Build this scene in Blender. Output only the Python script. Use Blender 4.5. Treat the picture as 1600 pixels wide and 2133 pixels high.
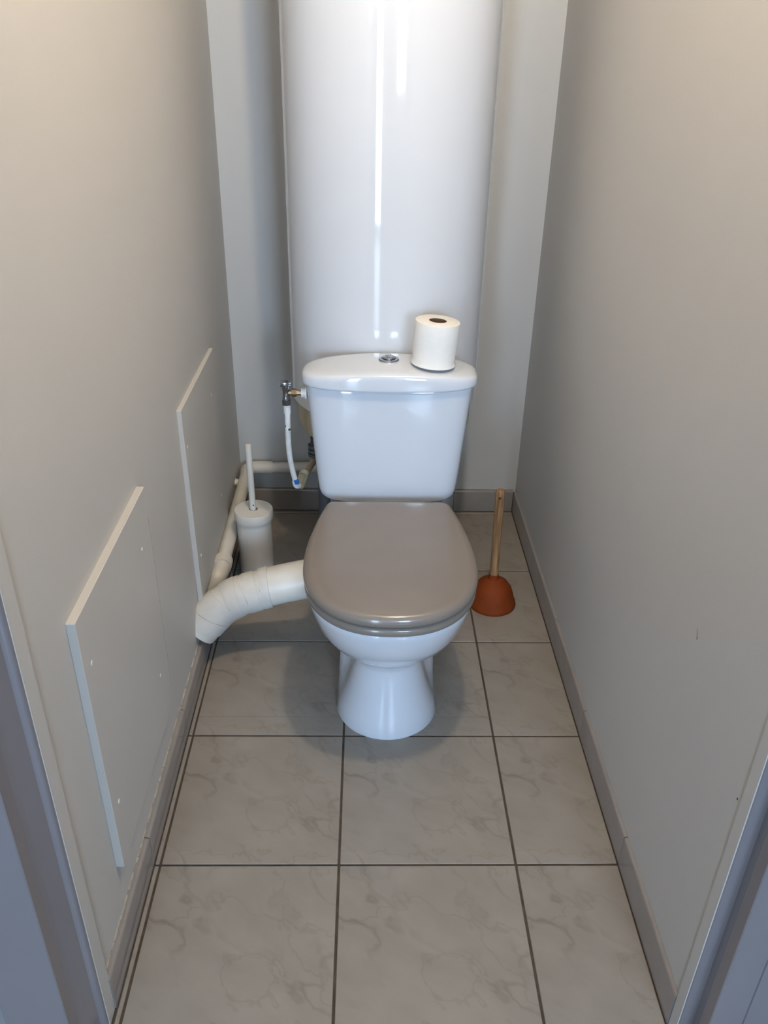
import bpy, bmesh, math, random
from mathutils import Vector, Matrix
random.seed(7)
for o in list(bpy.data.objects): bpy.data.objects.remove(o)
S = bpy.context.scene
COL = S.collection
R = math.radians

# ------------------------------------------------------------------ camera
F_PX = 1739.0
cam = bpy.data.cameras.new('camera'); co = bpy.data.objects.new('camera', cam); COL.objects.link(co)
cam.sensor_fit = 'VERTICAL'; cam.sensor_height = 24.0; cam.lens = F_PX / 2133.0 * 24.0
cam.clip_start = 0.02
th, ya, ro = 0.5150, 0.0256, 0.0206
fw = Vector((math.sin(ya)*math.cos(th), math.cos(ya)*math.cos(th), -math.sin(th)))
rt = Vector((math.cos(ya), -math.sin(ya), 0)); up = rt.cross(fw)
rt2 = rt*math.cos(ro) + up*math.sin(ro); up2 = -rt*math.sin(ro) + up*math.cos(ro)
m = Matrix((rt2, up2, -fw)).transposed().to_4x4(); m.translation = Vector((0, 0, 1.3471))
co.matrix_world = m
S.camera = co

# ------------------------------------------------------------------ light set-up
w = bpy.data.worlds.new('world'); S.world = w; w.use_nodes = True
bg = w.node_tree.nodes['Background']; bg.inputs[0].default_value = (0.75, 0.86, 1.0, 1); bg.inputs[1].default_value = 0.6
DAY = (0.57, 0.76, 1.0); DAY_POWER = 23.0; DAY_POWER_R = 41.0        # daylight in the glazed hall door behind the camera
LAMP_W = 46.0; LAMP_COL = (1.0, 0.82, 0.60)       # ceiling bulb in the toilet room
HALL_W = 1.0                                    # bulb added in the unseen hall
vs = S.view_settings
vs.view_transform = 'Standard'; vs.look = 'None'; vs.gamma = 1.0; vs.use_curve_mapping = False
vs.exposure = 0.0

# ------------------------------------------------------------------ materials
MATS = {}
def new_mat(name):
    mt = bpy.data.materials.new(name); mt.use_nodes = True
    nt = mt.node_tree; b = nt.nodes['Principled BSDF']; MATS[name] = mt
    return mt, nt, b
def srgb(r, g, b):
    f = lambda c: ((c/255+.055)/1.055)**2.4 if c > 10 else c/255/12.92
    return (f(r), f(g), f(b), 1)
def plain(name, col, rough=.4, metal=0, coat=0, var=.06, vscale=9., bump=0., bscale=200., spec=.5, sss=0):
    mt, nt, b = new_mat(name)
    tc = nt.nodes.new('ShaderNodeTexCoord')
    n = nt.nodes.new('ShaderNodeTexNoise'); n.inputs['Scale'].default_value = vscale; n.inputs['Detail'].default_value = 4
    nt.links.new(tc.outputs['Object'], n.inputs['Vector'])
    r = nt.nodes.new('ShaderNodeValToRGB')
    r.color_ramp.elements[0].position = .3; r.color_ramp.elements[1].position = .7
    r.color_ramp.elements[0].color = tuple(c*(1-var) for c in col[:3])+(1,)
    r.color_ramp.elements[1].color = tuple(min(1, c*(1+var)) for c in col[:3])+(1,)
    nt.links.new(n.outputs['Fac'], r.inputs[0]); nt.links.new(r.outputs[0], b.inputs['Base Color'])
    b.inputs['Roughness'].default_value = rough; b.inputs['Metallic'].default_value = metal
    b.inputs['Coat Weight'].default_value = coat; b.inputs['Coat Roughness'].default_value = .04
    b.inputs['Specular IOR Level'].default_value = spec
    if bump:
        n2 = nt.nodes.new('ShaderNodeTexNoise'); n2.inputs['Scale'].default_value = bscale; n2.inputs['Detail'].default_value = 3
        nt.links.new(tc.outputs['Object'], n2.inputs['Vector'])
        bp = nt.nodes.new('ShaderNodeBump'); bp.inputs['Strength'].default_value = bump; bp.inputs['Distance'].default_value = .002
        nt.links.new(n2.outputs['Fac'], bp.inputs['Height']); nt.links.new(bp.outputs[0], b.inputs['Normal'])
    return mt
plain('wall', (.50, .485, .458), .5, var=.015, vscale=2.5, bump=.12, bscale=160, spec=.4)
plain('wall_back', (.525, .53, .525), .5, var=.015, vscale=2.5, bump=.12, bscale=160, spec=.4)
plain('panel', (.50, .485, .458), .5, var=.02, vscale=6, bump=.10, bscale=120, spec=.4)
plain('ceiling', (.6, .59, .57), .7, var=.02)
plain('grout', (.075, .058, .042), .9, var=.25, vscale=40, bump=.3, bscale=300, spec=.2)
plain('porcelain', (.57, .605, .66), .10, coat=.6, var=.01)
plain('enamel', (.58, .60, .632), .06, coat=.3, var=.012, vscale=3)
plain('seat', (.20, .175, .154), .22, coat=.25, var=.02, vscale=14)
plain('pvc', (.62, .60, .55), .35, var=.05, vscale=18, bump=.05)
plain('tape', (.60, .585, .55), .5, var=.06, vscale=25, bump=.12, bscale=120)
plain('white_plastic', (.64, .63, .60), .35, var=.02)
plain('hose', (.72, .72, .70), .45, var=.08, vscale=70, bump=.15, bscale=260)
plain('blue_plastic', (.01, .14, .50), .4, var=.1)
plain('chrome', (.27, .27, .275), .14, metal=1, var=.05, vscale=40)
plain('brushed_steel', (.42, .43, .45), .22, metal=1, var=.03, vscale=40)
plain('brass', (.34, .25, .16), .3, metal=1, var=.15, vscale=90)
plain('beige_plastic', (.46, .40, .27), .45, var=.06)
plain('beige_pipe', (.36, .30, .19), .5, var=.15, vscale=40)
plain('dark_plastic', (.045, .045, .05), .45, var=.1)
plain('grey_plastic', (.075, .08, .09), .4, var=.08)
plain('paper', (.72, .71, .68), .9, var=.015, vscale=60, bump=.35, bscale=420, spec=.1)
plain('card', (.13, .085, .06), .9, var=.1, spec=.1)
plain('frame_paint', (.18, .168, .178), .16, var=.015, vscale=5, coat=.2)
plain('hall_wall', (.2, .2, .21), .6, var=.02)
plain('hall_floor', (.30, .28, .26), .25, var=.1)
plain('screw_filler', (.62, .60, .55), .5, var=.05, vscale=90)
plain('dark_mark', (.02, .02, .02), .8, var=.1)
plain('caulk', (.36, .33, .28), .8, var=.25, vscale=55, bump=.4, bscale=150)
plain('baseboard', (.25, .228, .215), .16, var=.05, vscale=16, coat=.2)
plain('baseboard_back', (.25, .23, .21), .16, var=.05, vscale=16, coat=.2)

def rubber():
    mt, nt, b = new_mat('rubber')
    tc = nt.nodes.new('ShaderNodeTexCoord'); wv = nt.nodes.new('ShaderNodeTexWave')
    wv.bands_direction = 'Z'; wv.inputs['Scale'].default_value = 60; wv.inputs['Distortion'].default_value = 1.0
    nt.links.new(tc.outputs['Object'], wv.inputs['Vector'])
    bp = nt.nodes.new('ShaderNodeBump'); bp.inputs['Strength'].default_value = .25; bp.inputs['Distance'].default_value = .001
    nt.links.new(wv.outputs['Fac'], bp.inputs['Height']); nt.links.new(bp.outputs[0], b.inputs['Normal'])
    n = nt.nodes.new('ShaderNodeTexNoise'); n.inputs['Scale'].default_value = 30
    nt.links.new(tc.outputs['Object'], n.inputs['Vector'])
    r = nt.nodes.new('ShaderNodeValToRGB')
    r.color_ramp.elements[0].color = (.15, .027, .005, 1); r.color_ramp.elements[1].color = (.21, .042, .008, 1)
    nt.links.new(n.outputs['Fac'], r.inputs[0]); nt.links.new(r.outputs[0], b.inputs['Base Color'])
    b.inputs['Roughness'].default_value = .65; b.inputs['Specular IOR Level'].default_value = .15
rubber()
def wood():
    mt, nt, b = new_mat('wood')
    tc = nt.nodes.new('ShaderNodeTexCoord'); mp = nt.nodes.new('ShaderNodeMapping')
    mp.inputs['Scale'].default_value = (90, 90, 7)
    n = nt.nodes.new('ShaderNodeTexNoise'); n.inputs['Scale'].default_value = 1.6; n.inputs['Detail'].default_value = 5
    nt.links.new(tc.outputs['Object'], mp.inputs[0]); nt.links.new(mp.outputs[0], n.inputs['Vector'])
    r = nt.nodes.new('ShaderNodeValToRGB')
    r.color_ramp.elements[0].position = .35; r.color_ramp.elements[1].position = .68
    r.color_ramp.elements[0].color = (.17, .085, .035, 1); r.color_ramp.elements[1].color = (.42, .25, .12, 1)
    nt.links.new(n.outputs['Fac'], r.inputs[0]); nt.links.new(r.outputs[0], b.inputs['Base Color'])
    b.inputs['Roughness'].default_value = .5
wood()
def tile_mat():
    mt, nt, b = new_mat('tile')
    N = nt.nodes.new; L = nt.links.new
    tc = N('ShaderNodeTexCoord')
    mp = N('ShaderNodeMapping'); mp.inputs['Rotation'].default_value = (0, 0, R(38)); L(tc.outputs['Object'], mp.inputs[0])
    warp = N('ShaderNodeTexNoise'); warp.inputs['Scale'].default_value = 7; warp.inputs['Detail'].default_value = 3
    L(mp.outputs[0], warp.inputs['Vector'])
    wm = N('ShaderNodeVectorMath'); wm.operation = 'SCALE'; wm.inputs['Scale'].default_value = .075
    L(warp.outputs['Color'], wm.inputs[0])
    ad = N('ShaderNodeVectorMath'); ad.operation = 'ADD'; L(mp.outputs[0], ad.inputs[0]); L(wm.outputs[0], ad.inputs[1])
    st = N('ShaderNodeMapping'); st.inputs['Scale'].default_value = (1, 1.9, 1); L(ad.outputs[0], st.inputs[0])
    def vein(scale, width, seed):
        n = N('ShaderNodeTexNoise'); n.noise_dimensions = '4D'; n.inputs['W'].default_value = seed
        n.inputs['Scale'].default_value = scale; n.inputs['Detail'].default_value = 4; n.inputs['Roughness'].default_value = .5
        L(st.outputs[0], n.inputs['Vector'])
        s = N('ShaderNodeMath'); s.operation = 'SUBTRACT'; s.inputs[1].default_value = .5; L(n.outputs['Fac'], s.inputs[0])
        a = N('ShaderNodeMath'); a.operation = 'ABSOLUTE'; L(s.outputs[0], a.inputs[0])
        mr = N('ShaderNodeMapRange'); mr.inputs[1].default_value = 0; mr.inputs[2].default_value = width
        mr.inputs[3].default_value = 1; mr.inputs[4].default_value = 0; L(a.outputs[0], mr.inputs[0])
        return mr.outputs[0]
    v1 = vein(3.6, .020, 1.7); v2 = vein(6.5, .014, 5.2)
    msk = N('ShaderNodeTexNoise'); msk.inputs['Scale'].default_value = 6; msk.inputs['Detail'].default_value = 2; L(tc.outputs['Object'], msk.inputs['Vector'])
    mk = N('ShaderNodeMapRange'); mk.inputs[1].default_value = .42; mk.inputs[2].default_value = .62; L(msk.outputs['Fac'], mk.inputs[0])
    mul = N('ShaderNodeMath'); mul.operation = 'MULTIPLY'; L(v1, mul.inputs[0]); L(mk.outputs[0], mul.inputs[1])
    m2 = N('ShaderNodeMath'); m2.operation = 'MULTIPLY'; m2.inputs[1].default_value = .42; L(v2, m2.inputs[0])
    mx = N('ShaderNodeMath'); mx.operation = 'MAXIMUM'; L(mul.outputs[0], mx.inputs[0]); L(m2.outputs[0], mx.inputs[1])
    cl = N('ShaderNodeTexNoise'); cl.inputs['Scale'].default_value = 11; cl.inputs['Detail'].default_value = 6; L(st.outputs[0], cl.inputs['Vector'])
    cr = N('ShaderNodeValToRGB'); cr.color_ramp.elements[0].position = .3; cr.color_ramp.elements[1].position = .72
    cr.color_ramp.elements[0].color = (.235, .212, .188, 1); cr.color_ramp.elements[1].color = (.275, .250, .223, 1)
    L(cl.outputs['Fac'], cr.inputs[0])
    mix = N('ShaderNodeMix'); mix.data_type = 'RGBA'; mix.inputs[7].default_value = (.155, .127, .104, 1)
    sc = N('ShaderNodeMath'); sc.operation = 'MULTIPLY'; sc.inputs[1].default_value = .70; L(mx.outputs[0], sc.inputs[0])
    L(sc.outputs[0], mix.inputs[0]); L(cr.outputs[0], mix.inputs[6]); L(mix.outputs[2], b.inputs['Base Color'])
    b.inputs['Roughness'].default_value = .33
tile_mat()
def emit(name, col, st):
    mt, nt, b = new_mat(name)
    b.inputs['Base Color'].default_value = (.8, .8, .8, 1)
    b.inputs['Emission Color'].default_value = (*col, 1); b.inputs['Emission Strength'].default_value = st
emit('daylight_pane', DAY, DAY_POWER); emit('daylight_pane_upper', DAY, DAY_POWER_R)
emit('bulb_glass', LAMP_COL, 6.0)

# ------------------------------------------------------------------ helpers
def link(name, bm, mat, parent=None, smooth=40):
    bmesh.ops.recalc_face_normals(bm, faces=bm.faces)
    me = bpy.data.meshes.new(name); bm.to_mesh(me); bm.free()
    me.materials.append(MATS[mat])
    if smooth:
        for p in me.polygons: p.use_smooth = True
        me.set_sharp_from_angle(angle=R(smooth))
    o = bpy.data.objects.new(name, me); COL.objects.link(o)
    if parent: o.parent = parent
    return o
def tag(o, label, cat, group=None):
    o['label'] = label; o['category'] = cat
    if group: o['group'] = group
    return o
def thing(name, loc, label, cat, group=None):
    o = bpy.data.objects.new(name, None); COL.objects.link(o); o.location = loc; o.empty_display_size = .05
    return tag(o, label, cat, group)
def at(o, root):
    # geometry was written in world coordinates: hang it under its root without moving it
    o.parent = root; o.matrix_parent_inverse = Matrix.Translation(root.location).inverted()
    return o
def box_bm(x0, x1, y0, y1, z0, z1, bev=0, seg=2, bm=None):
    bm = bm or bmesh.new()
    vs_ = [bm.verts.new((x, y, z)) for z in (z0, z1) for y in (y0, y1) for x in (x0, x1)]
    fs = [bm.faces.new([vs_[i] for i in q]) for q in ((0, 2, 3, 1), (4, 5, 7, 6), (0, 1, 5, 4), (2, 6, 7, 3), (0, 4, 6, 2), (1, 3, 7, 5))]
    if bev:
        es = {e for f in fs for e in f.edges}
        bmesh.ops.bevel(bm, geom=list(es), offset=bev, segments=seg, profile=.5, affect='EDGES')
    return bm
def struct(name, bm, mat, smooth=30):
    o = link(name, bm, mat, smooth=smooth); o['kind'] = 'structure'; return o
def loft(rings, cap0=True, cap1=True, bm=None, closed=False):
    bm = bm or bmesh.new()
    V = [[bm.verts.new(p) for p in r] for r in rings]
    n = len(rings[0])
    pairs = list(zip(V[:-1], V[1:]))
    if closed: pairs.append((V[-1], V[0]))
    for a, b in pairs:
        for i in range(n):
            bm.faces.new((a[i], a[(i+1) % n], b[(i+1) % n], b[i]))
    if cap0 and not closed: bm.faces.new(V[0][::-1])
    if cap1 and not closed: bm.faces.new(V[-1])
    return bm
def lathe(prof, seg=48, c=(0, 0, 0), cap=True, closed=False, bm=None):
    rings = [[(c[0]+r*math.cos(2*math.pi*i/seg), c[1]+r*math.sin(2*math.pi*i/seg), c[2]+z) for i in range(seg)] for r, z in prof]
    return loft(rings, cap, cap, bm, closed)
def catmull(P, n=10):
    P = [Vector(p) for p in P]; Q = [2*P[0]-P[1]] + P + [2*P[-1]-P[-2]]
    out = []
    for i in range(1, len(Q)-2):
        a, b, c, d = Q[i-1:i+3]
        for k in range(n):
            t = k/n
            out.append(.5*((2*b)+(-a+c)*t+(2*a-5*b+4*c-d)*t*t+(-a+3*b-3*c+d)*t**3))
    out.append(P[-1]); return out
def frames(path):
    T = []
    for i in range(len(path)):
        T.append((path[min(i+1, len(path)-1)]-path[max(i-1, 0)]).normalized())
    n = T[0].cross(Vector((0, 0, 1)))
    if n.length < .1: n = T[0].cross(Vector((1, 0, 0)))
    n.normalize(); fr = []
    for t in T:
        n = (n - t*n.dot(t)).normalized(); fr.append((t, n, t.cross(n)))
    return fr
def tube(path, rad, seg=20, cap=True, bm=None):
    path = [Vector(p) for p in path]; fr = frames(path); rings = []
    for i, (p, (t, n, b)) in enumerate(zip(path, fr)):
        r = rad[i] if isinstance(rad, (list, tuple)) else rad
        rings.append([p + n*r*math.cos(2*math.pi*k/seg) + b*r*math.sin(2*math.pi*k/seg) for k in range(seg)])
    return loft(rings, cap, cap, bm)
def hexnut(p0, p1, r, bm=None): return tube([p0, p1], r, 6, True, bm)

# ------------------------------------------------------------------ the room
XL, XR, YB, H = -.400, .489, 2.402, 2.5
YF = .695                                   # hall face of the door wall
TS = .333; GX, GY = -.0443, 1.0366          # tile size, one grout crossing
BBL, BBR, BBB = -.3885, .482, 2.388          # faces of the baseboards

fl = struct('floor', box_bm(XL-.1, XR+.1, YF-.02, YB+.1, -.06, -.0022), 'grout')
G = .0023
def tile_piece(x0, x1, y0, y1, cx, cy, bev=.0009):
    bm = box_bm(x0-cx, x1-cx, y0-cy, y1-cy, -.012, 0, bev, 1)
    o = link('tile', bm, 'tile', fl, smooth=20); o.location = (cx, cy, 0); return o
cols = [(GX-TS+G, GX-G), (GX+G, GX+TS-G), (GX+TS+G, BBR-.0015)]
strips = (BBL+.0015, GX-TS-G)
for k in range(-1, 4):
    y0, y1 = GY+k*TS+G, GY+(k+1)*TS-G
    for ci, (x0, x1) in enumerate(cols):
        cx = GX+(ci-.5)*TS; cy = GY+(k+.5)*TS
        if k == 1 and ci < 2:                # hairline crack runs across these two tiles
            yc = y0+.058
            tile_piece(x0, x1, y0, yc-.0004, cx, cy, .0003); tile_piece(x0, x1, yc+.0004, y1, cx, cy, .0003)
        else:
            tile_piece(x0, x1, y0, y1, cx, cy)
    tile_piece(strips[0], strips[1], y0, y1, GX-.5*TS-.333, GY+(k+.5)*TS)
yb0 = GY+4*TS+G
for ci, (x0, x1) in enumerate(cols):
    tile_piece(x0, x1, yb0, BBB-.0015, GX+(ci-.5)*TS, GY+4.5*TS)
tile_piece(strips[0], strips[1], yb0, BBB-.0015, GX-1.5*TS, GY+4.5*TS)

wl = struct('wall_left', box_bm(XL-.08, XL, .750, YB+.08, -.05, H), 'wall')
wr = struct('wall_right', box_bm(XR, XR+.08, .725, YB+.08, -.05, H), 'wall')
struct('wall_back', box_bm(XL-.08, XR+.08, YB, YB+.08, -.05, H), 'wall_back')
struct('ceiling', box_bm(-1.70, 1.80, -3.1, YB+.1, H, H+.06), 'ceiling')

# baseboards: glazed tiles with a rounded top, one joint at every floor row
def bb_tile(parent, x0, x1, y0, y1, h, mat, axis):
    cx, cy = (x0+x1)/2, (y0+y1)/2
    bm = box_bm(x0-cx, x1-cx, y0-cy, y1-cy, 0, h)
    bm.edges.ensure_lookup_table()
    es = [e for e in bm.edges if all(v.co.z > h-.001 for v in e.verts) and
          ((axis == 'L' and all(v.co.x > 0 for v in e.verts)) or (axis == 'R' and all(v.co.x < 0 for v in e.verts))
           or (axis == 'B' and all(v.co.y < 0 for v in e.verts)))]
    bmesh.ops.bevel(bm, geom=es, offset=.005, segments=4, profile=.5, affect='EDGES')
    o = link('baseboard_tile', bm, mat, parent, smooth=50); o.location = (cx, cy, .001); return o
def bb(name, x0, x1, y0, y1):
    return struct(name, box_bm(x0, x1, y0, y1, -.002, .066), 'grout')
b_l = bb('baseboard_left', XL-.002, BBL-.004, .80, BBB); b_r = bb('baseboard_right', BBR+.004, XR+.002, .78, BBB)
b_b = bb('baseboard_back', XL, XR, BBB+.004, YB+.002)
edges = [.772, GY] + [GY+k*TS for k in (1, 2, 3)] + [BBB-.004]
for a, b in zip(edges[:-1], edges[1:]):
    bb_tile(b_l, XL-.001, BBL, a+(.0009 if a > .8 else 0), b-.0009, .074, 'baseboard', 'L')
    bb_tile(b_r, BBR, XR+.001, a-.03*(a < .8)+.0009, b-.0009, .075, 'baseboard', 'R')
for a, b in ((BBL+.002, -.046), (-.044, .287), (.289, BBR-.002)):
    bb_tile(b_b, a, b, BBB, YB+.001, .075, 'baseboard_back', 'B')
# ragged caulk line on top of the left baseboard
bm = bmesh.new()
yy = .79
while yy < 1.62:
    l = random.uniform(.01, .05); t = random.uniform(.0003, .0018)
    box_bm(XL-.001, XL+.0015+t, yy, yy+l, .0735, .0765+t*.6, .0008, 1, bm); yy += l*random.uniform(.9, 1.6)
link('caulk', bm, 'caulk', b_l)

# door frame: folded profile, nose towards the room, stepped rebates to the hall face
def extrude(poly, z0, z1, name, mat, smooth=35):
    bm = loft([[(x, y, z0) for x, y in poly], [(x, y, z1) for x, y in poly]])
    return struct(name, bm, mat, smooth)
def arc(cx, cy, r, a0, a1, n=7):
    return [(cx+r*math.cos(R(a0+(a1-a0)*i/n)), cy+r*math.sin(R(a0+(a1-a0)*i/n))) for i in range(n+1)]
pl = [(-.50, .7435), (-.3915, .7435)] + arc(-.3990, .7435, .0070, 0, -78, 9)[1:] + [(-.4002, .7345), (-.4075, .7130), (-.4088, .7100), (-.4124, .7020), (-.4130, .6990), (-.4130, .6765), (-.4145, .6750), (-.50, .6750)]
t1 = extrude(pl, 0, 2.08, 'trim_1', 'frame_paint', 28)
pr_ = [(.60, .7185), (.4850, .7185), (.4860, .7172), (.5005, .7160), (.5025, .7140), (.5030, .7010), (.5022, .6995), (.5025, .6785), (.5040, .6770), (.548, .6770), (.549, .679), (.551, .679), (.552, .6770), (.60, .6770)]
t2 = extrude(pr_, 0, 2.08, 'trim_2', 'frame_paint', 20)
struct('trim_4', box_bm(-.50, -.3910, .7435, .7750, 0, 2.08, .001, 1), 'wall')
struct('trim_5', box_bm(.4840, .60, .7185, .7420, 0, 2.08, .001, 1), 'wall')
struct('trim_3', box_bm(-.50, .60, .675, .786, 2.08, 2.14, .004), 'frame_paint')
struct('wall_front_left', box_bm(-1.65, -.478, YF, YF+.08, 0, H), 'hall_wall')
struct('wall_front_right', box_bm(.578, 1.75, YF, YF+.08, 0, H), 'hall_wall')
struct('wall_front_top', box_bm(-.478, .578, YF, YF+.08, 2.12, H), 'hall_wall')
# dark boxes on the left jamb standing for a screw slot and a dark gap
link('jamb_mark', box_bm(-.4105, -.4085, .7072, .7100, .012, .030), 'dark_mark', t1)
link('jamb_mark', box_bm(-.4150, -.4125, .6765, .6800, .0, .030), 'dark_mark', t1)

# hall behind the camera with its glazed door
HB = -3.0
struct('floor_hall', box_bm(-1.70, 1.80, HB-.1, YF-.02, -.06, -.003), 'hall_floor')
struct('wall_hall_left', box_bm(-1.73, -1.65, HB-.1, YF+.08, 0, H), 'hall_wall')
struct('wall_hall_right', box_bm(1.75, 1.83, HB-.1, YF+.08, 0, H), 'hall_wall')
OP = [(-1.25, -.72, .08, 2.10), (.55, 1.30, 1.05, 2.10)]
wb = bmesh.new()
for q in ((-1.65, -1.31, 0, H), (-.66, .49, 0, H), (1.36, 1.75, 0, H), (-1.31, -.66, 2.16, H), (.49, 1.36, 2.16, H), (.49, 1.36, 0, .99)):
    box_bm(q[0], q[1], HB-.08, HB, q[2], q[3], bm=wb)
struct('wall_hall_back', wb, 'hall_wall')
for i, (x0, x1, z0, z1) in enumerate(OP):
    bm = box_bm(x0-.06, x0, HB-.06, HB-.01, z0-.06, z1+.06)
    box_bm(x1, x1+.06, HB-.06, HB-.01, z0-.06, z1+.06, bm=bm)
    box_bm(x0, x1, HB-.06, HB-.01, z1, z1+.06, bm=bm); box_bm(x0, x1, HB-.06, HB-.01, z0-.06, z0, bm=bm)
    wn = struct('window_%d' % (i+1), bm, 'frame_paint')
    link('pane', box_bm(x0, x1, HB-.04, HB-.034, z0, z1), ('daylight_pane', 'daylight_pane_upper')[i], wn)

# ------------------------------------------------------------------ lamps
def ceiling_lamp(x, y, watts, label, drop=.30):
    t = thing('ceiling_light', (x, y, H), label, 'lamp')
    at(link('ceiling_rose', lathe([(.045, -.001), (.045, -.012), (.018, -.03), (.006, -.034)], 32, (x, y, H)), 'white_plastic'), t)
    at(link('cord', tube([(x, y, H-.03), (x, y, H-drop+.06)], .003, 8), 'white_plastic'), t)
    at(link('socket', lathe([(.012, .075), (.019, .07), (.019, .025), (.015, .02)], 24, (x, y, H-drop)), 'white_plastic'), t)
    at(link('bulb', lathe([(.012, .025), (.016, .01), (.029, -.02), (.030, -.034), (.024, -.052), (.010, -.063), (.001, -.065)], 24, (x, y, H-drop)), 'bulb_glass'), t)
    l = bpy.data.lights.new('bulb_light', 'POINT'); l.energy = watts; l.color = LAMP_COL; l.shadow_soft_size = .045
    lo = bpy.data.objects.new('bulb_light', l); COL.objects.link(lo); lo.location = (x, y, H-drop-.115)
    return t
ceiling_lamp(.19, 1.00, LAMP_W, 'bare warm bulb hanging from the toilet room ceiling', .13)
ceiling_lamp(.45, -1.2, HALL_W, 'added bare bulb on the ceiling of the unseen hall', .12)

# ------------------------------------------------------------------ water heater
HX, HY, HR = .048, 2.122, .245
wh = thing('water_heater', (HX, YB, .5), 'tall white cylindrical water heater on the back wall above the cistern', 'water heater')
at(link('tank', lathe([(.20, .520), (HR-.004, .520), (HR, .524), (HR, .530), (HR, 1.73), (HR, 1.74), (HR-.006, 1.752), (.20, 1.79), (.10, 1.81), (.01, 1.815)], 128, (HX, HY, 0)), 'enamel', smooth=15), wh)
bc = at(link('bottom_cover', lathe([(.20, .5195), (.231, .5195), (.233, .513), (.231, .453), (.224, .438), (.20, .428), (.10, .423), (.01, .423)], 96, (HX, HY, 0)), 'beige_plastic', smooth=30), wh)
for z in (.75, 1.55):
    at(link('bracket', box_bm(HX-.16, HX+.16, HY+HR-.04, YB-.0005, z, z+.04, .003), 'white_plastic'), wh)
# inlet with its union, seen left of the cistern
ib = tube([(-.135, 2.02, .43), (-.135, 2.02, .382)], .012, 20)
at(link('inlet_pipe', ib, 'dark_plastic'), wh)
bm = bmesh.new()
for z in (.408, .396, .384): lathe([(.012, z), (.019, z), (.019, z-.008), (.012, z-.008)], 20, (-.135, 2.02, 0), bm=bm)
at(link('union_nut', bm, 'grey_plastic'), wh)

# overflow pipe and vertical waste pipe below the heater
op = thing('overflow_pipe', (-.165, 1.88, .37), 'thin beige pipe slanting down from under the water heater', 'pipe')
at(link('pipe', tube([(-.137, 2.012, .366), (-.140, 1.995, .3675), (-.166, 1.885, .364)], .0082, 16), 'beige_pipe'), op)
at(link('nut', hexnut((-.161, 1.902, .372), (-.168, 1.876, .359), .0130), 'beige_pipe'), op)
at(link('ring', tube([(-.157, 1.915, .377), (-.160, 1.905, .373)], .0125, 16), 'beige_plastic'), op)
gp = thing('waste_pipe', (-.108, 1.98, 0), 'dark grey upright pipe behind the left side of the toilet', 'pipe')
at(link('pipe', tube([(-.108, 1.98, 0), (-.108, 1.98, .39)], .019, 24), 'grey_plastic'), gp)
at(link('collar', tube([(-.108, 1.98, .0), (-.108, 1.98, .05)], .023, 24), 'grey_plastic'), gp)

# ------------------------------------------------------------------ toilet
TX = .0525
toilet = thing('toilet', (TX, 1.55, 0), 'white porcelain toilet with closed taupe lid and cistern behind it', 'toilet')
def half_to_ring(half, z):
    # half: [(w, y)] from the front centre to the back centre, right side
    right = [(TX+w_, y, z) for w_, y in half]; left = [(TX-w_, y, z) for w_, y in reversed(half)]
    return right + left
def bowl_half(yf, wf, ym, n, ys, ye, wrr, yb, rc=.03):
    pts = []
    for i in range(17):
        a = (math.pi/2)*(i+.35)/16.35
        c, s_ = abs(math.cos(a))**(2/n), abs(math.sin(a))**(2/n)
        pts.append((wf*s_, ym-(ym-yf)*c))
    for i in range(1, 15):
        t = i/14; y = ym+(yb-rc-ym)*t
        u = min(1, max(0, (y-ys)/(ye-ys))); u = u*u*(3-2*u)
        pts.append((wf+(wrr-wf)*u, y))
    for i in range(1, 5):
        a = (math.pi/2)*i/4.4
        pts.append((wrr-rc+rc*math.cos(a), yb-rc+rc*math.sin(a)))
    return pts
#        z     yf     wf    ym     n    ys    ye    wr    yb
BS = [(.000, 1.3570, .1145, 1.472, 2.0, 1.50, 1.60, .112, 1.735),
      (.004, 1.3565, .1150, 1.472, 2.0, 1.50, 1.60, .1125, 1.735),
      (.030, 1.3620, .1075, 1.468, 2.0, 1.49, 1.545, .112, 1.737),
      (.060, 1.3690, .0975, 1.465, 2.0, 1.49, 1.54, .111, 1.74),
      (.095, 1.3775, .0870, 1.462, 2.0, 1.49, 1.54, .109, 1.745),
      (.138, 1.3845, .0775, 1.460, 2.0, 1.49, 1.545, .106, 1.75),
      (.162, 1.3870, .0730, 1.458, 2.0, 1.49, 1.55, .102, 1.755),
      (.176, 1.3850, .0735, 1.456, 2.0, 1.49, 1.55, .098, 1.76),
      (.190, 1.3740, .0820, 1.455, 2.0, 1.49, 1.56, .096, 1.765),
      (.209, 1.3540, .0990, 1.453, 2.0, 1.50, 1.60, .097, 1.775),
      (.232, 1.3270, .1200, 1.452, 2.05, 1.50, 1.65, .102, 1.79),
      (.259, 1.3000, .1390, 1.450, 2.1, 1.50, 1.70, .110, 1.805),
      (.290, 1.2780, .1550, 1.450, 2.15, 1.50, 1.72, .120, 1.825),
      (.325, 1.2640, .1655, 1.450, 2.2, 1.50, 1.72, .130, 1.845),
      (.348, 1.2570, .1710, 1.450, 2.25, 1.50, 1.72, .136, 1.858),
      (.362, 1.2545, .1725, 1.450, 2.25, 1.50, 1.72, .138, 1.862),
      (.368, 1.2580, .1690, 1.450, 2.25, 1.50, 1.72, .135, 1.860)]
rings = [half_to_ring(bowl_half(*b[1:]), b[0]) for b in BS]
at(link('bowl', loft(rings), 'porcelain', smooth=50), toilet)

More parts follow.
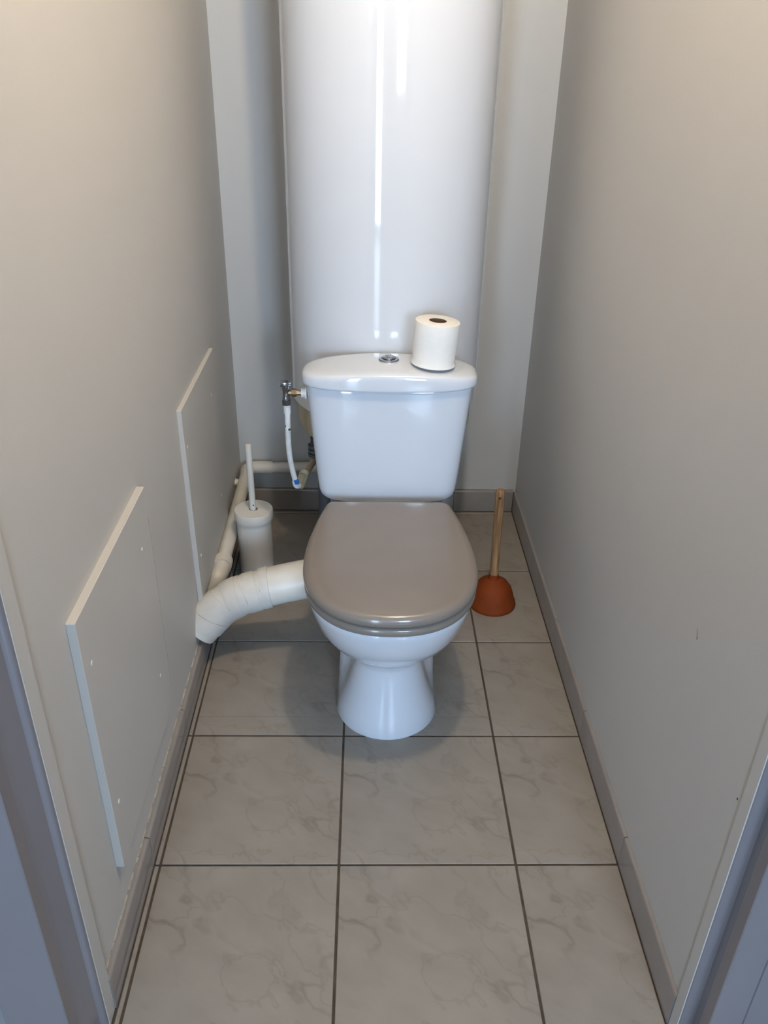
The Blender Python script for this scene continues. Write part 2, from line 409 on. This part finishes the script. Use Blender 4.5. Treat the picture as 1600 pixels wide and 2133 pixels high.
def seat_half(d):
    pts = []
    a_, b_, n = .1800-d, .2060-d, 2.28
    for i in range(25):
        a = (math.pi/2)*(i+.4)/24.4
        pts.append((a_*abs(math.sin(a))**(2/n), 1.450-b_*abs(math.cos(a))**(2/n)))
    rc = .016; yb = 1.702-d
    for i in range(1, 15):
        y = 1.450+(yb-rc-1.450)*i/14
        pts.append((.1800-d-.039*((y-1.450)/.25)**1.8, y))
    wl_ = pts[-1][0]
    for i in range(1, 6):
        a = (math.pi/2)*i/5.5
        pts.append((wl_-rc-.002+rc*math.cos(a)+.002*(1-i/5), yb-rc+rc*math.sin(a)))
    return pts
def slab(levels): return loft([half_to_ring(seat_half(d), z) for d, z in levels])
at(link('seat', slab([(.009, .3690), (.0045, .3700), (.0020, .3735), (.0015, .3800), (.0025, .3850), (.0060, .3880), (.0100, .3890)]), 'seat', smooth=60), toilet)
at(link('seat_lid', slab([(.011, .3905), (.0050, .3912), (.0012, .3940), (0, .3990), (.0004, .4045), (.0022, .4095), (.0058, .4135), (.0110, .4162), (.0180, .4174), (.04, .4182), (.09, .4186)]), 'seat', smooth=60), toilet)
for s_ in (-1, 1):
    at(link('hinge', tube([(TX+s_*.075-.012, 1.708, .393), (TX+s_*.075+.012, 1.708, .393)], .009, 16), 'chrome'), toilet)
    at(link('seat_bumper', lathe([(.009, 0), (.009, .003)], 12, (TX+s_*.09, 1.32, .3775)), 'white_plastic'), toilet)

def cis_ring(a, yf, yb, z, n=2.9, nb=3.6, yc=1.80, N=32):
    p = []
    for i in range(2*N):
        t = 2*math.pi*i/(2*N)+.5*math.pi/N
        s_, c = math.sin(t), math.cos(t)
        nn = n if c > 0 else nb
        x = a*math.copysign(abs(s_)**(2/nn), s_)
        y = yc-(yc-yf)*abs(c)**(2/nn) if c > 0 else yc+(yb-yc)*abs(c)**(2/nn)
        p.append((TX+x, y, z))
    return p
CY = [(.3800, .120, 1.770, 1.850), (.3815, .140, 1.752, 1.856), (.3870, .1545, 1.742, 1.860), (.3960, .1620, 1.7375, 1.862), (.4100, .1655, 1.736, 1.862),
      (.4400, .1685, 1.735, 1.862), (.5200, .1755, 1.7325, 1.862), (.6000, .1825, 1.730, 1.862), (.6640, .1882, 1.7282, 1.862), (.6690, .1885, 1.728, 1.862), (.6725, .187, 1.7295, 1.861)]
cis = at(link('cistern', loft([cis_ring(a, yf, yb, z, 3.4, 5) for z, a, yf, yb in CY]), 'porcelain', smooth=50), toilet)
LA, LF, LB = .1995, 1.7160, 1.8690
def lid_ring(k, dz, base=None):
    out = []
    for x, y, _ in cis_ring(LA, LF, LB, 0):
        xx, y2 = TX+(x-TX)*k, 1.80+(y-1.80)*k
        z = base if base is not None else .7195-.017*abs((xx-TX)/LA)**2.0-dz-.004*((y2-1.80)/.08)**2
        out.append((xx, y2, z))
    return out
def mixr(a, b, t): return [tuple(p[i]*(1-t)+q[i]*t for i in range(3)) for p, q in zip(a, b)]
lr = [lid_ring(.965, 0, .6745), lid_ring(.985, 0, .6745), lid_ring(.997, 0, .6765), lid_ring(1, 0, .6795),
      mixr(lid_ring(1, 0, .6795), lid_ring(.997, .0125), .9), lid_ring(.988, .0080), lid_ring(.972, .0050), lid_ring(.945, .0025), lid_ring(.89, .0008)] + \
     [lid_ring(k, 0) for k in (.78, .66, .52, .38, .24, .1)]
clid = at(link('cistern_lid', loft(lr), 'porcelain', smooth=60), toilet)
BX, BY, BZ = .0500, 1.806, .7182
def sub(o, part):
    # sub-part written in world coordinates
    o.parent = part; o.matrix_parent_inverse = (Matrix.Translation(toilet.location) @ part.matrix_parent_inverse).inverted() if False else Matrix.Identity(4)
    return o
rim = sub(link('button_ring', lathe([(.0225, 0), (.0232, .002), (.0220, .0045), (.0165, .0052), (.0160, .0035), (.002, .003)], 40, (BX, BY, BZ)), 'brushed_steel'), clid)
bt = bmesh.new()
lathe([(.0155, .002), (.0155, .0065), (.0135, .0080), (.002, .0088)], 36, (BX, BY, BZ), bm=bt)
sub(link('flush_button', bt, 'chrome'), clid)
sub(link('button_split', box_bm(BX+.0035, BX+.0058, BY-.0138, BY+.0138, BZ+.006, BZ+.0098, .0006, 1), 'brushed_steel'), clid)

# ------------------------------------------------------------------ toilet paper
tilt = R(4.0)
rl = thing('toilet_paper_roll', (.1480, 1.785, .7180), 'white toilet paper roll standing on the cistern lid', 'toilet paper')
rl.rotation_euler = (R(-1.2), tilt, 0)
link('paper', lathe([(.0195, .001), (.0485, .001), (.0505, .003), (.0467, .010), (.0507, .05), (.0497, .094), (.0490, .0975), (.0475, .0985), (.0195, .0985)], 64, closed=True, cap=False), 'paper', rl)
link('core', lathe([(.0195, .002), (.0195, .0980), (.0185, .0980), (.0185, .002)], 48, closed=True, cap=False), 'card', rl)
link('core_base', lathe([(.0186, .002), (.0186, .004)], 32), 'card', rl)

# ------------------------------------------------------------------ inlet valve and hose
VX, VY, VZ = -.1830, 1.795, .6420
av = thing('angle_valve', (VX, VY, VZ), 'chrome angle valve on the left side of the cistern', 'valve')
at(link('valve_body', lathe([(.0075, -.022), (.0088, -.020), (.0088, -.012), (.0080, -.010), (.0080, .010), (.0092, .012), (.0092, .016), (.006, .018)], 28, (VX, VY, VZ)), 'chrome'), av)
at(link('handle', box_bm(VX-.0125, VX+.0125, VY-.0090, VY+.0090, VZ+.0165, VZ+.0265, .0008), 'chrome'), av)
at(link('handle_stem', box_bm(VX-.0085, VX+.0085, VY-.007, VY+.007, VZ+.008, VZ+.0165, .001), 'chrome'), av)
at(link('bottom_nut', hexnut((VX, VY, VZ-.018), (VX, VY, VZ-.029), .0108), 'dark_plastic'), av)
at(link('side_pipe', tube([(VX+.004, VY, VZ), (VX+.046, VY, VZ)], .0062, 20), 'brass'), av)
at(link('side_nut', hexnut((VX+.013, VY, VZ), (VX+.024, VY, VZ), .0098), 'brass'), av)
at(link('white_nut', tube([(VX+.0345, VY, VZ), (VX+.0435, VY, VZ)], .0115, 12), 'white_plastic'), av)
at(link('washer', tube([(VX+.0435, VY, VZ), (VX+.0475, VY, VZ)], .0150, 28), 'white_plastic'), av)
sh = thing('supply_hose', (VX, VY, .40), 'white painted water hose hanging below the chrome valve', 'hose')
hp = catmull([(-.1822, 1.797, .6135), (-.1830, 1.803, .570), (-.1850, 1.818, .520), (-.1850, 1.835, .465), (-.1810, 1.852, .415), (-.1745, 1.864, .374), (-.1735, 1.866, .366)], 8)
at(link('tube', tube(hp, .0066, 20), 'hose'), sh)
at(link('ferrule', tube([(-.1822, 1.797, .6140), (-.1826, 1.800, .590)], .0082, 20), 'hose'), sh)
at(link('elbow', tube(catmull([(-.1765, 1.862, .380), (-.1742, 1.866, .366), (-.1690, 1.874, .361)], 5), .0079, 18), 'hose'), sh)
bk = at(link('blue_patch', tube([(-.1761, 1.8560, .3880), (-.1741, 1.8588, .3760)], .0062, 14), 'blue_plastic'), sh)
bk.location = (.0022, -.0003, 0)
for z, dx, r_ in ((.5560, -.0050, 0), (.5545, .0040, 0), (.5470, .0062, 0)):
    at(link('bare_patch', tube([(-.1838+dx*.62, 1.8065-.0033, z+.002), (-.1840+dx*.62, 1.8080-.0033, z-.002)], .0030, 7), 'dark_plastic'), sh)

# ------------------------------------------------------------------ small drain line along the walls
PX, PZ = -.3705, .160
dp = thing('drain_pipe', (PX, 2.1, PZ), 'white plastic drain pipe running low along back and left walls', 'pipe')
at(link('pipe', tube([(-.335, 2.364, .166), (.20, 2.364, .172)], .0175, 24), 'pvc'), dp)
at(link('coupling', tube([(-.345, 2.364, .166), (-.292, 2.364, .1663)], .0208, 24), 'pvc'), dp)
at(link('elbow', tube(catmull([(-.338, 2.364, .166), (-.355, 2.3625, .166), (PX, 2.348, .165), (PX, 2.325, .1645)], 6), .0203, 24), 'pvc'), dp)
at(link('pipe', tube([(PX, 2.335, .165), (PX, 1.835, .153)], .0186, 24), 'pvc'), dp)
at(link('collar', tube([(PX, 1.846, .1533), (PX, 1.815, .1525)], .0248, 28), 'pvc'), dp)
at(link('elbow', tube(catmull([(PX, 1.820, .1526), (PX-.0005, 1.797, .150), (PX-.006, 1.778, .145), (PX-.020, 1.767, .129), (PX-.032, 1.763, .121)], 6), .0208, 28), 'pvc'), dp)
at(link('pipe_clip', tube([(XL, 2.275, .160), (XL+.014, 2.275, .158), (XL+.024, 2.275, .157)], [.0125, .0100, .006], 20), 'white_plastic'), dp)

# ------------------------------------------------------------------ big wrapped soil pipe
sp = thing('soil_pipe', (-.25, 1.66, .2), 'thick white soil pipe wrapped in tape from toilet to left wall', 'pipe')
ctrl = [(-.072, 1.672, .230), (-.140, 1.670, .2155), (-.215, 1.666, .1990), (-.262, 1.662, .1850), (-.305, 1.657, .1720), (-.345, 1.648, .1500), (-.376, 1.638, .1200), (-.402, 1.629, .0930)]
big = catmull(ctrl, 10)
at(link('pipe', tube(big, .0470, 48), 'pvc', smooth=60), sp)
def band(i0, i1, r, skew, ph, seg=48):
    fr = frames(big); n = len(big); rings = []
    def pt(s, k, rr):
        a = 2*math.pi*k/seg; s2 = min(n-1.001, max(0, s+skew*math.sin(a+ph))); i = int(s2); f = s2-i
        p = big[i].lerp(big[min(i+1, n-1)], f); t, nn, b = fr[i]
        return p + nn*rr*math.cos(a) + b*rr*math.sin(a)
    m_ = 6
    rings.append([pt(i0, k, .0467) for k in range(seg)])
    for j in range(m_+1): rings.append([pt(i0+(i1-i0)*j/m_, k, r) for k in range(seg)])
    rings.append([pt(i1, k, .0467) for k in range(seg)])
    return loft(rings, False, False)
for i0, i1, r, sk, ph in ((22.5, 26.5, .0500, 1.2, .4), (26.5, 33.5, .0487, 2.6, 2.4), (29, 35.5, .0500, 1.8, .9), (35.5, 44.5, .0487, 1.6, 2.2), (39.5, 45.5, .0500, 1.2, .6), (46.5, 57.5, .0487, 3.2, 2.6), (57, 66, .0487, 3.0, 2.9)):
    at(link('tape_band', band(i0, i1, r, sk, ph), 'tape', smooth=25), sp)

# ------------------------------------------------------------------ brush and holder
BRX, BRY = -.3010, 1.962
bh = thing('toilet_brush_holder', (BRX, BRY, 0), 'white round toilet brush holder on the floor left of the toilet', 'brush holder')
link('cup', lathe([(.0430, 0), (.0445, .002), (.0455, .06), (.0472, .222), (.0445, .222), (.0425, .01), (.001, .008)], 56), 'white_plastic', bh)
link('lid', lathe([(.0500, .217), (.0520, .218), (.0524, .222), (.0520, .2405), (.0505, .2430), (.0120, .2435), (.0120, .2375), (.0490, .2365)], 56, closed=True, cap=False), 'white_plastic', bh)
tb = thing('toilet_brush', (BRX+.001, BRY-.004, .03), 'white brush handle sticking up out of the brush holder', 'toilet brush')
tb.rotation_euler = (R(-1), R(-.6), 0)
link('handle', lathe([(.0060, .05), (.0060, .208), (.0084, .210), (.0084, .396), (.0078, .400), (.001, .4005)], 24), 'white_plastic', tb)
link('brush_head', lathe([(.006, .008), (.026, .012), (.029, .03), (.028, .08), (.006, .095)], 24), 'white_plastic', tb)
link('pin_hole', tube([(.0030, -.0079, .228), (.0034, -.0088, .228)], .0020, 12), 'dark_mark', tb)

# ------------------------------------------------------------------ plunger
pg = thing('plunger', (.3500, 1.875, 0), 'plunger with orange rubber cup and wooden handle on the floor', 'plunger')
link('rubber_cup', lathe([(.0580, .001), (.0635, 0), (.0650, .004), (.0632, .012), (.0588, .021), (.0562, .034), (.0505, .052), (.0405, .067), (.0260, .0775), (.0155, .0830), (.0138, .0890), (.0135, .0960), (.0105, .0975)], 56), 'rubber', pg)
link('handle', lathe([(.0105, .090), (.0118, .10), (.0114, .20), (.0124, .335), (.0120, .348), (.0092, .3535), (.001, .3545)], 28), 'wood', pg)
link('hanging_hole', tube([(-.0022, -.0128, .335), (-.0022, .0128, .335)], .0030, 14), 'dark_mark', pg)

pg.rotation_euler = (0, R(-.9), 0)

# ------------------------------------------------------------------ access panels on the left wall
def panel(name, y0, y1, z0, z1, t, screws, label, rot):
    cy, cz = (y0+y1)/2, (z0+z1)/2
    p = thing(name, (XL, cy, cz), label, 'panel', 'access panels on the left wall')
    link('board', box_bm(-.001, t, y0-cy, y1-cy, z0-cz, z1-cz, .0012, 1), 'panel', p, smooth=20)
    for y, z in screws:
        bm = bmesh.new()
        lathe([(.0040, -.0006), (.0042, .0003), (.0030, .0012), (.0008, .0007)], 14, (0, 0, 0), bm=bm)
        o = link('screw_head', bm, 'screw_filler', p); o.rotation_euler = (0, R(90), 0); o.location = (t, y-cy, z-cz)
    p.rotation_euler = rot
    return p
panel('access_panel', .903, 1.298, .168, .660, .0125, ((.933, .568), (.933, .288), (1.236, .569), (1.236, .286)),
      'painted access panel on left wall nearest the door frame', (0, 0, R(.05)))
panel('access_panel', 1.642, 2.055, .160, .658, .0110, ((1.664, .565), (1.676, .277), (1.980, .560), (1.986, .270)),
      'painted access panel on left wall above the wrapped soil pipe', (0, R(-.35), 0))

p1 = bpy.data.objects['access_panel']
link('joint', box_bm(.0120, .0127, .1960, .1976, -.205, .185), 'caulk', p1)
link('edge_highlight', tube([(.0105, -.130, -.2462), (.0105, .040, -.2462), (.0105, .196, -.2462)], [.0006, .0012, .0012], 8), 'screw_filler', p1)  # pale strip painting the highlight along the panel's bottom edge
# marks on the right wall
for y, z in ((.757, .492), ):
    link('nail_hole', tube([(XR-.0004, y, z), (XR+.002, y, z)], .0016, 10), 'dark_mark', wr)
link('scratch', tube([(XR-.0001, .968, .588), (XR-.0001, .971, .593), (XR-.0001, .976, .602)], [.0008, .0004, .0002], 6), 'dark_mark', wr)
